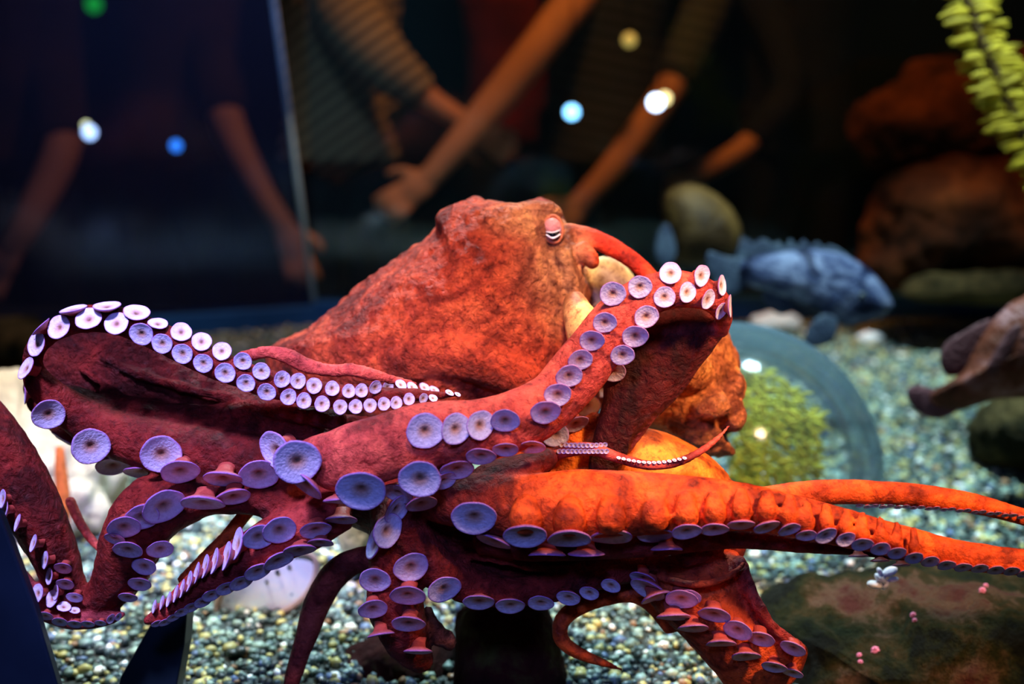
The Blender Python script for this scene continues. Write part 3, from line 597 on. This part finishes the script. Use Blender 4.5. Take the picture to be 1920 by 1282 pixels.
row([(68, 645, 48, 40, 200), (110, 613, 48, 44, 230), (166, 597, 50, 41, -90), (218, 606, 46, 42, -90), (265, 626, 46, 42), (304, 644, 40, 38), (342, 663, 40, 38), (381, 681, 38, 36), (422, 699, 40, 38), (461, 718, 36, 34),
     (500, 735, 36, 33), (541, 744, 32, 28, 20), (570, 751, 31, 26, 0), (604, 757, 31, 27, 0), (638, 763, 29, 25, 0), (667, 762, 28, 25, 0), (694, 760, 27, 24, 0), (720, 757, 26, 23, 0), (743, 755, 25, 22, 0), (767, 748, 24, 21, 0), (794, 747, 21, 15, 20), (812, 746, 18, 12, -60)])
row([(48, 690, 46, 30, 215), (76, 612, 44, 10, 225), (47, 735, 44, 16, 180), (91, 777, 62, 50, 45), (170, 837, 72, 62, 40), (302, 852, 78, 70, 60), (212, 874, 64, 34, 75), (118, 823, 50, 14, 120), (265, 886, 66, 26), (338, 885, 72, 44, 75), (418, 898, 72, 32), (485, 890, 76, 56, 75), (516, 845, 78, 60, 150)])
# front arm
row([(557, 866, 92, 82, 60, 1.01), (677, 920, 96, 78, 90, 1.005), (787, 898, 82, 72, 90, 1.005), (797, 808, 72, 68, 60), (855, 804, 62, 54, 20), (901, 797, 58, 50, 20), (947, 789, 56, 44), (571, 908, 84, 36, 130, 1.03), (640, 940, 70, 16, 90, 1.03), (745, 925, 62, 38, 110, 1.05), (857, 881, 66, 38, 80, 1.03), (833, 902, 50, 30, 60, 1.05), (902, 856, 58, 34, 90, 1.035), (948, 843, 50, 28, 90, 1.035), (997, 839, 52, 26, 90, 1.04)])
row([(1023, 773, 58, 44, 80), (1046, 740, 52, 44, 80), (1067, 705, 52, 42, 75), (1088, 675, 48, 38, 75), (1110, 639, 48, 38), (1134, 605, 46, 38), (1149, 551, 50, 44), (1200, 538, 46, 42), (1257, 512, 42, 41, 200), (1316, 517, 42, 32, 15), (1354, 535, 40, 20, 0), (1369, 574, 44, 12, 0),
     (1041, 815, 52, 48), (1080, 795, 50, 28, 70), (1101, 760, 50, 42), (1128, 727, 50, 38), (1150, 697, 48, 38), (1167, 666, 46, 38), (1191, 631, 50, 40), (1212, 594, 48, 42, 70), (1246, 557, 42, 40), (1289, 548, 40, 34, 15), (1328, 561, 40, 26, 25), (1353, 583, 36, 22, 35)])
# big right arm
row([(889, 971, 86, 68), (926, 1016, 68, 24, 110), (985, 1005, 82, 50), (1067, 1011, 82, 40), (1146, 1007, 78, 34), (1228, 1003, 68, 34), (1288, 997, 58, 34, 85), (1340, 993, 54, 28), (1390, 984, 52, 22), (1438, 988, 52, 26, 75), (1480, 993, 44, 26, 75), (1512, 1004, 40, 24), (1549, 1004, 44, 32, 70), (1586, 1011, 38, 30, 75), (1617, 1021, 42, 28), (1651, 1029, 38, 28), (1682, 1037, 36, 26), (1714, 1046, 35, 25), (1744, 1053, 35, 24), (1775, 1060, 35, 22), (1806, 1064, 34, 20), (1837, 1066, 33, 20), (1867, 1069, 32, 20), (1897, 1071, 31, 20), (1922, 1076, 30, 18)])
row([(1025, 1040, 70, 10), (1100, 1040, 70, 9), (1250, 1030, 60, 9), (1610, 1043, 38, 8), (1650, 1052, 36, 8), (1690, 1060, 34, 8)])
# centre web fringe
row([(727, 995, 68, 48, 15), (700, 1018, 62, 26, 200), (771, 1063, 68, 56, 60), (703, 1088, 60, 50), (833, 1105, 66, 50, 60), (764, 1117, 68, 44), (699, 1142, 56, 40, 75), (898, 1129, 60, 36), (957, 1136, 56, 36), (1014, 1131, 50, 34, 95), (1066, 1121, 46, 32, 105), (1105, 1112, 38, 28, 110), (1145, 1098, 38, 28, 115),
     (766, 1170, 64, 38), (714, 1190, 52, 12, 80), (784, 1222, 54, 18), (790, 945, 60, 30, 75), (745, 955, 60, 34, 30), (1215, 1105, 70, 36, 120), (1205, 1085, 50, 26, 110)])
# lower right arm
row([(1278, 1124, 62, 42, 100), (1290, 1120, 50, 34, 100), (1339, 1153, 62, 34, 105), (1383, 1182, 56, 38, 120), (1426, 1198, 54, 32, 110), (1487, 1216, 50, 28, 120), (1263, 1157, 64, 22), (1300, 1178, 58, 24), (1352, 1207, 57, 22), (1399, 1231, 55, 26), (1452, 1251, 48, 26, 105), (1230, 1120, 60, 22, 70), (1486, 1262, 40, 20, 110)])
# lower left arms
row([(307, 950, 84, 52, 50), (266, 969, 66, 46, 60), (232, 989, 62, 42, 70), (239, 1031, 56, 36), (215, 1010, 40, 26, 100), (380, 944, 82, 32), (437, 932, 66, 30, 75), (270, 1062, 46, 36), (262, 1095, 44, 30), (300, 1030, 50, 34, 70), (240, 1120, 36, 22)])
row([(444, 1019, 62, 26, 195), (424, 1043, 56, 20, 195), (402, 1051, 50, 18, 195), (384, 1062, 46, 17, 195), (368, 1074, 42, 15, 195), (354, 1090, 40, 15, 195), (341, 1103, 36, 13, 195), (329, 1113, 34, 12, 195), (316, 1123, 30, 12, 195), (303, 1130, 28, 11, 195), (289, 1137, 26, 11, 195), (484, 1007, 60, 46, 60), (524, 994, 64, 50, 60)])
row([(522, 1052, 60, 30, 60), (484, 1072, 54, 30, 60), (452, 1093, 46, 26, 60), (425, 1103, 42, 24, 60), (397, 1116, 38, 22, 60), (380, 1129, 34, 20, 60), (359, 1139, 32, 18, 60), (340, 1148, 28, 16, 60), (325, 1158, 26, 14, 60), (309, 1167, 24, 13, 60), (294, 1169, 22, 12, 60), (562, 1032, 62, 26, 80), (592, 994, 60, 34, 75), (640, 975, 60, 20), (600, 1018, 50, 20)])
row([(70, 1112, 36, 28, 200), (97, 1122, 34, 26, 210), (120, 1137, 26, 13, -70), (140, 1144, 20, 8, -75), (85, 1155, 30, 20), (112, 1166, 30, 20), (140, 1170, 28, 18), (165, 1170, 26, 16), (188, 1168, 22, 14), (208, 1160, 20, 10, 20), (222, 1156, 16, 8, 20)])
row([(4, 935, 36, 22, 190), (8, 955, 36, 22, 190), (32, 980, 34, 16, 200), (62, 1018, 34, 18, 200), (84, 1050, 34, 20, 190), (92, 1080, 32, 20, 190), (104, 1110, 30, 18, 190), (118, 1065, 34, 24), (122, 1095, 34, 24), (140, 1120, 32, 22)])
# second right arm, fine fringe
for k in range(22):
    x = 1612+k*14.4; y = 948+.00024*(x-1612)**2*.9+(2 if k % 2 else 0); S.append((x, y, 15, 8, 90, 9))
# thin arm tip
for k in range(12):
    x = 1046+k*8; S.append((x, 834-((k-6)**2)*.05+1, 11, 10, 90, 9)); S.append((x+3, 846, 11, 10, 90, 9))
for k in range(14):
    x = 1160+k*9.5; S.append((x, 858+math.sin(k/4.2)*9, 9, 5, -80, 9))

face = [(.52, -.30, 1.4), (.62, -.26, 1.3), (.80, -.17, 1.2), (.94, -.075, 1.08), (1.0, -.01, 1.02), (.99, .03, .99), (.95, .04, .95), (.87, .015, .88), (.72, -.018, .72), (.56, -.045, .56), (.42, -.065, .42), (.30, -.08, .30), (.20, -.105, .20), (.10, -.16, .08), (0, -.18, 0)]
SEG = 28
def sucker_mesh(seed, q, R, gap):
    """verts about the disc centre, in metres; the stalk bends from the disc into the arm behind it"""
    r_ = random.Random(seed); V = []; A_ = []; ph = r_.random()*6.28; n_ = q @ Vector((0, 0, 1)); back = (-n_*.35+FW).normalized()
    stalk = [(-n_*.30*R+back*(gap*f), rr, 1.6) for f, rr in ((1.0, .50), (.66, .46), (.33, .46))]
    sx = RT*.9; rings_ = []
    for (off, rr, a) in stalk: rings_.append((off, rr, 0, a))
    for (r, z, a) in face: rings_.append((Vector((0, 0, 0)), r, z, a))
    for (off, r, z, a) in rings_:
        for k in range(SEG):
            t = 2*math.pi*k/SEG; wob = 1+.02*math.sin(3*t+ph)+.012*math.sin(7*t+ph*2) if r > .5 else 1
            V.append(off+(q @ Vector((r*wob*math.cos(t), r*wob*math.sin(t), z+(.03*math.sin(2*t+ph) if r > .8 else 0))))*R); A_.append(a)
    F_ = [(i*SEG+k, i*SEG+(k+1) % SEG, (i+1)*SEG+(k+1) % SEG, (i+1)*SEG+k) for i in range(len(rings_)-1) for k in range(SEG)]
    return V, F_, A_
placed = []
for (x, y, a, b, ang, cap) in S:
    ray = (P(x, y, 1)-C0); rn = ray.normalized(); loc, nn, idx, dist = bvh.ray_cast(C0, rn)
    cphi = max(.10, min(1, b/a)); sphi = math.sqrt(1-cphi*cphi)
    if loc is None:
        dd = (VPX-x)**2+(VPY-y)**2; dmin = dd.min(); sel = np.where(dd < (math.sqrt(dmin)+8)**2)[0]; D = VD[sel].mean()
    else: D = toPix(loc)[2]
    if D > cap: D = cap; loc = None
    R = a/2*D/FPX; D -= R*(.14+.30*sphi) if loc is not None else 0
    th = math.radians(ang); nrm0 = (-FW*cphi+(RT*math.cos(th)-UP*math.sin(th))*sphi).normalized(); c0 = P(x, y, D); qq = nrm0.to_track_quat('Z', 'Y'); push = 0
    for kk in range(12):
        for rr in (.6, 1.0):
            w_ = c0+qq @ Vector((math.cos(kk*.5236)*R*rr, math.sin(kk*.5236)*R*rr, 0)); dv = w_-C0; h_, _, _, ds = bvh.ray_cast(C0, dv.normalized())
            if h_ is not None and dv.length-ds > push and dv.length-ds < 2.2*R: push = dv.length-ds
    gap = min(push+.0015, 1.15*R) if push else 0; D -= gap
    nrm = (-FW*cphi+(RT*math.cos(th)-UP*math.sin(th))*sphi).normalized()
    q = nrm.to_track_quat('Z', 'Y'); placed.append((a, P(x, y, D), q, R, gap+.45*R))
placed.sort(key=lambda s: -s[0])
RV = []; RF = []; RR = []
for i, (a, c, q, R, gap) in enumerate(placed):
    V, Fp, Ap = sucker_mesh(i, q, R, gap)
    if i < 100:
        o = link('sucker', V, Fp, M_SUCK, ob, attrs={'rad': Ap}); o.location = c
    else:
        bs = len(RV); RV += [c+v for v in V]; RF += [tuple(j+bs for j in f) for f in Fp]; RR += Ap
o = link('small_suckers', RV, RF, M_SUCK, ob, attrs={'rad': RR}); o['kind'] = 'stuff'
print('suckers', len(placed), 'body verts', n)

# eye
ec = P(1037, 430, 1.0); loc, nn, ix, ds = bvh.ray_cast(C0, (ec-C0).normalized()); eD = toPix(loc)[2] if loc else 1.15
def ecs(dx, dy, d): return P(1037+dx, 430+dy, eD+d)
rotE = Matrix.Rotation(-PITCH, 3, 'X') @ Matrix.Rotation(math.radians(12), 3, 'Y')
k_ = eD/FPX
eye = link('eye', *ell(ecs(0, 0, 0), (16*k_, 11*k_, 21*k_), 24, 16, rotE), simple('eye_pearl', (.60, .35, .42), .2, .2, 200), ob)
lid = link('eyelid', *ell(ecs(-1.5, -6, -.001), (16.5*k_, 11.5*k_, 16*k_), 24, 14, rotE), simple('eyelid_skin', (.70, .26, .24), .5, .25, 260, .001, 300), eye)
pup = link('pupil', *tube([(1026, 437, eD-9.5*k_*1.05, 1.5), (1036, 440, eD-13.5*k_, 3.6), (1049, 435, eD-10*k_*1.05, 1.5)], 5, 10, .5), simple('pupil_black', (.003, .003, .006), .1), eye)
wl = link('pupil_edge', *tube([(1024, 440, eD-9*k_, 1.4), (1037, 446, eD-12.5*k_, 2.2), (1051, 439, eD-8.5*k_, 1.2)], 5, 8, .6), simple('pupil_edge_white', (.85, .85, .9), .2, .05), eye)
wl = link('pupil_edge', *tube([(1024, 434, eD-9.5*k_, 1.0), (1036, 436, eD-13*k_, 1.3), (1050, 431, eD-9.5*k_, 1.0)], 5, 8, .6), simple('pupil_edge_pale', (.85, .80, .85), .2, .05), eye)
# fleshy rim round the eye
q = cr_loop([(1020, 430), (1024, 412), (1037, 404), (1050, 413), (1055, 432), (1050, 449), (1038, 455), (1026, 448)], 5); q = np.vstack([q, q[:2]])
link('eye_rim', *tube3([P(a[0], a[1], eD-.0005) for a in q], [3.2*k_]*len(q), 8), simple('eye_rim_skin', (.55, .16, .07), .6, .3, 150, .002, 200), eye)

# ================================================================ VISITORS BEHIND THE BACK PANES
M_VSKIN = simple('visitor_skin', (.62, .24, .10), .6, .1, 10)
def clothmat(name, a, b, scale, ang=0):
    m, t, bs = nt(name); g = N(t, 'ShaderNodeNewGeometry'); mp = N(t, 'ShaderNodeMapping'); mp.inputs['Rotation'].default_value = (0, math.radians(ang), 0)
    t.links.new(g.outputs['Position'], mp.inputs[0]); wv = N(t, 'ShaderNodeTexWave', bands_direction='Z'); wv.inputs['Scale'].default_value = scale; wv.inputs['Distortion'].default_value = .6
    t.links.new(mp.outputs[0], wv.inputs[0]); t.links.new(ramp(t, [(.35, a), (.65, b)], wv.outputs['Fac']), bs.inputs['Base Color']); bs.inputs['Roughness'].default_value = .9; return m
def hand_on(acc, wr, d, side, D):
    """palm and five curled fingers beyond the wrist; wr, d in photo pixels"""
    ux, uy = d; nx, ny = -uy*side, ux*side; x, y = wr
    acc.add(*tube([(x-ux*12, y-uy*12, D, 22), (x+ux*22, y+uy*22, D-.01, 28), (x+ux*50, y+uy*50, D-.01, 28), (x+ux*64, y+uy*64, D, 22)], 4, 12, .5))
    for o, L in ((-22, 46), (-8, 58), (7, 62), (21, 52)):
        s = o*.35
        acc.add(*tube([(x+ux*52+nx*o, y+uy*52+ny*o, D-.005, 9), (x+ux*(58+L*.5)+nx*(o+s*.5), y+uy*(58+L*.5)+ny*(o+s*.5), D-.03, 8), (x+ux*(58+L)+nx*(o+s), y+uy*(58+L)+ny*(o+s), D-.01, 6)], 4, 8))
    acc.add(*tube([(x+ux*15+nx*22, y+uy*15+ny*22, D, 10), (x+ux*38+nx*46, y+uy*38+ny*46, D-.02, 9), (x+ux*62+nx*52, y+uy*62+ny*52, D-.02, 7)], 4, 8))
def visitor(px, D, arms, shirt, label, sleeve=None, torso=True):
    base = P(px, 300, D); X, Y = base.x, base.y; A = Acc(); zf = -.5; H = 1.72
    A.add(*ell((X, Y, zf+H-.12), (.078, .098, .118))); A.add(*tube3([Vector((X, Y, zf+1.38)), Vector((X, Y, zf+1.52))], [.055, .05], 12))
    A.add(*ell((X, Y-.10, zf+H-.135), (.014, .018, .02)))
    A.add(*tube3([Vector((X, Y, zf+.9)), Vector((X, Y, zf+1.1)), Vector((X, Y, zf+1.3)), Vector((X, Y, zf+1.42))], [.14, .13, .16, .10], 16, 1))
    for s in (-1, 1):
        A.add(*tube3([Vector((X+s*.09, Y, zf+.92)), Vector((X+s*.10, Y, zf+.5)), Vector((X+s*.10, Y, zf+.06))], [.085, .055, .04], 12))
        A.add(*ell((X+s*.10, Y-.06, zf+.04), (.045, .12, .04)))
    SL = []
    for s, pts, hand in arms:
        sh = Vector((X+s*.17, Y, zf+1.38)); sp = toPix(sh); full = [(sp[0], sp[1], sp[2], 36)]+[p for p in pts]
        A.add(*tube(full, 5, 14)); SL.append(full)
        if hand: hand_on(A, (pts[-1][0], pts[-1][1]), hand[0], hand[1], pts[-1][2])
    co, no, F = remesh('person', A, .009, 3)
    body = link('person', co, F, M_VSKIN); tag(body, label, 'person', None)
    B = Acc(); B.add(*tube3([Vector((X, Y, zf+.82)), Vector((X, Y, zf+1.0)), Vector((X, Y, zf+1.15)), Vector((X, Y, zf+1.3)), Vector((X, Y, zf+1.43))], [.185, .165, .170, .195, .12], 18, 1.0))
    for (full, (s, pts, hand)) in zip(SL, arms):
        k = 1 if sleeve is None else (sleeve[arms.index((s, pts, hand))] if isinstance(sleeve, tuple) else sleeve)
        f2 = [(p[0], p[1], p[2], p[3]*1.28+4) for p in full[:k+1]]
        if len(f2) > 1: B.add(*tube(f2, 5, 14))
    co, no, F = remesh('shirt', B, .010, 3)
    sh = link('shirt', co, F, shirt, body)
    B = Acc()
    for s in (-1, 1): B.add(*tube3([Vector((X+s*.07, Y, zf+.95)), Vector((X+s*.10, Y, zf+.5)), Vector((X+s*.10, Y, zf+.08))], [.12, .085, .07], 12))
    co, no, F = remesh('trousers', B, .012, 2); link('trousers', co, F, M_DK, body)
    hm = Acc(); hm.add(*ell((X, Y+.02, zf+H-.10), (.090, .105, .122))); link('hair', hm.V, hm.F, M_DK, body)
M_DK = simple('dark_cloth', (.010, .010, .014), .9, .3, 10)
M_STR = clothmat('striped_knit', (.05, .03, .015), (.42, .27, .13), 9, 35)
M_GST = clothmat('grey_stripe', (.004, .004, .004), (.045, .045, .03), 9, -12)
M_RST = simple('rust_cloth', (.16, .014, .006), .9, .4, 12); M_BRN = simple('brown_cloth', (.035, .014, .008), .9, .4, 8)
visitor(640, 3.75, [(1, [(640, -20, 3.5, 50), (700, 95, 3.42, 44), (790, 175, 3.46, 26), (870, 228, 3.48, 19)], ((.85, .5), 1))], M_STR, 'person in a beige striped sleeve reaching down at top left of the back pane', 3)
visitor(1130, 3.70, [(-1, [(1110, -60, 3.5, 40), (1042, 45, 3.38, 36), (940, 175, 3.36, 34), (860, 270, 3.34, 28), (805, 335, 3.34, 23)], ((-.82, .57), 1)),
                    (1, [(1330, -20, 3.55, 34), (1265, 150, 3.45, 30), (1160, 300, 3.42, 27), (1085, 385, 3.42, 22)], ((-.7, .7), 1))], M_GST, 'person in a grey striped shirt with both bare arms reaching down behind the octopus head', (1, 2))
visitor(1490, 4.1, [(-1, [(1480, 150, 3.8, 24), (1410, 262, 3.7, 22), (1330, 315, 3.7, 20), (1270, 345, 3.7, 16)], ((-.8, .55), 1))], M_DK, 'person in dark clothes whose forearm shows above the olive fish', 2)
visitor(960, 4.7, [], M_RST, 'person in a rust red top standing farthest back at centre')
visitor(330, 3.95, [(1, [(395, 60, 3.8, 38), (420, 210, 3.7, 34), (480, 340, 3.65, 26), (535, 430, 3.62, 22)], ((.35, .93), -1))], M_BRN, 'person in a brown top with one bare arm hanging behind the blue pane', 2)
visitor(20, 3.7, [(1, [(100, 120, 3.6, 40), (120, 260, 3.5, 36), (60, 400, 3.45, 30), (20, 470, 3.45, 24)], ((-.5, .85), 1))], M_BRN, 'person in a brown top at far left behind the blue pane', 2)

# small lamps of the hall
def lamp(x, y, D, r, col, s, label, cat='lamp', group='small lamps shining beyond the back panes'):
    c = P(x, y, D); R = r*D/FPX; root = empty('spot_lamp', c)
    o = link('bulb', *ell((0, 0, 0), (R, R*.6, R), 14, 10), emis('lamp_glow', col, s), root)
    A = Acc(); A.add(*tube3([Vector((0, R*.3, 0)), Vector((0, R*2.5, 0))], [R*1.15, R*.8], 14)); link('housing', A.V, A.F, M_DK, root)
    B = Acc(); B.add(*tube3([Vector((0, R*1.6, R)), Vector((0, R*1.6, 2.70-c.z))], [.002, .002], 6)); link('cord', B.V, B.F, M_DK, root)
    tag(root, label, cat, group)
lamp(1072, 210, 3.25, 13, (.25, .62, 1.0), 6, 'blue lamp glowing left of the white one behind the octopus eye')
lamp(1230, 192, 3.25, 14, (.75, .82, 1.0), 9, 'brightest white lamp above the bare forearm at centre right')
lamp(1246, 184, 3.27, 11, (1.0, .75, .30), 4, 'small yellow lamp touching the brightest white lamp')
lamp(168, 248, 3.2, 13, (.75, .9, 1.0), 5, 'white lamp at far left behind the blue pane')
lamp(162, 236, 3.22, 8, (1.0, .85, .3), 6, 'tiny yellow lamp on top of the white lamp at far left')
lamp(330, 273, 3.2, 11, (.05, .35, 1.0), 2.5, 'dim blue lamp behind the blue pane')
lamp(176, 8, 5.2, 15, (.02, .8, .05), .9, 'small green lamp at the top left corner')
lamp(1180, 75, 3.25, 13, (1.0, .68, .15), .6, 'dull amber lamp at the top, above the white one')
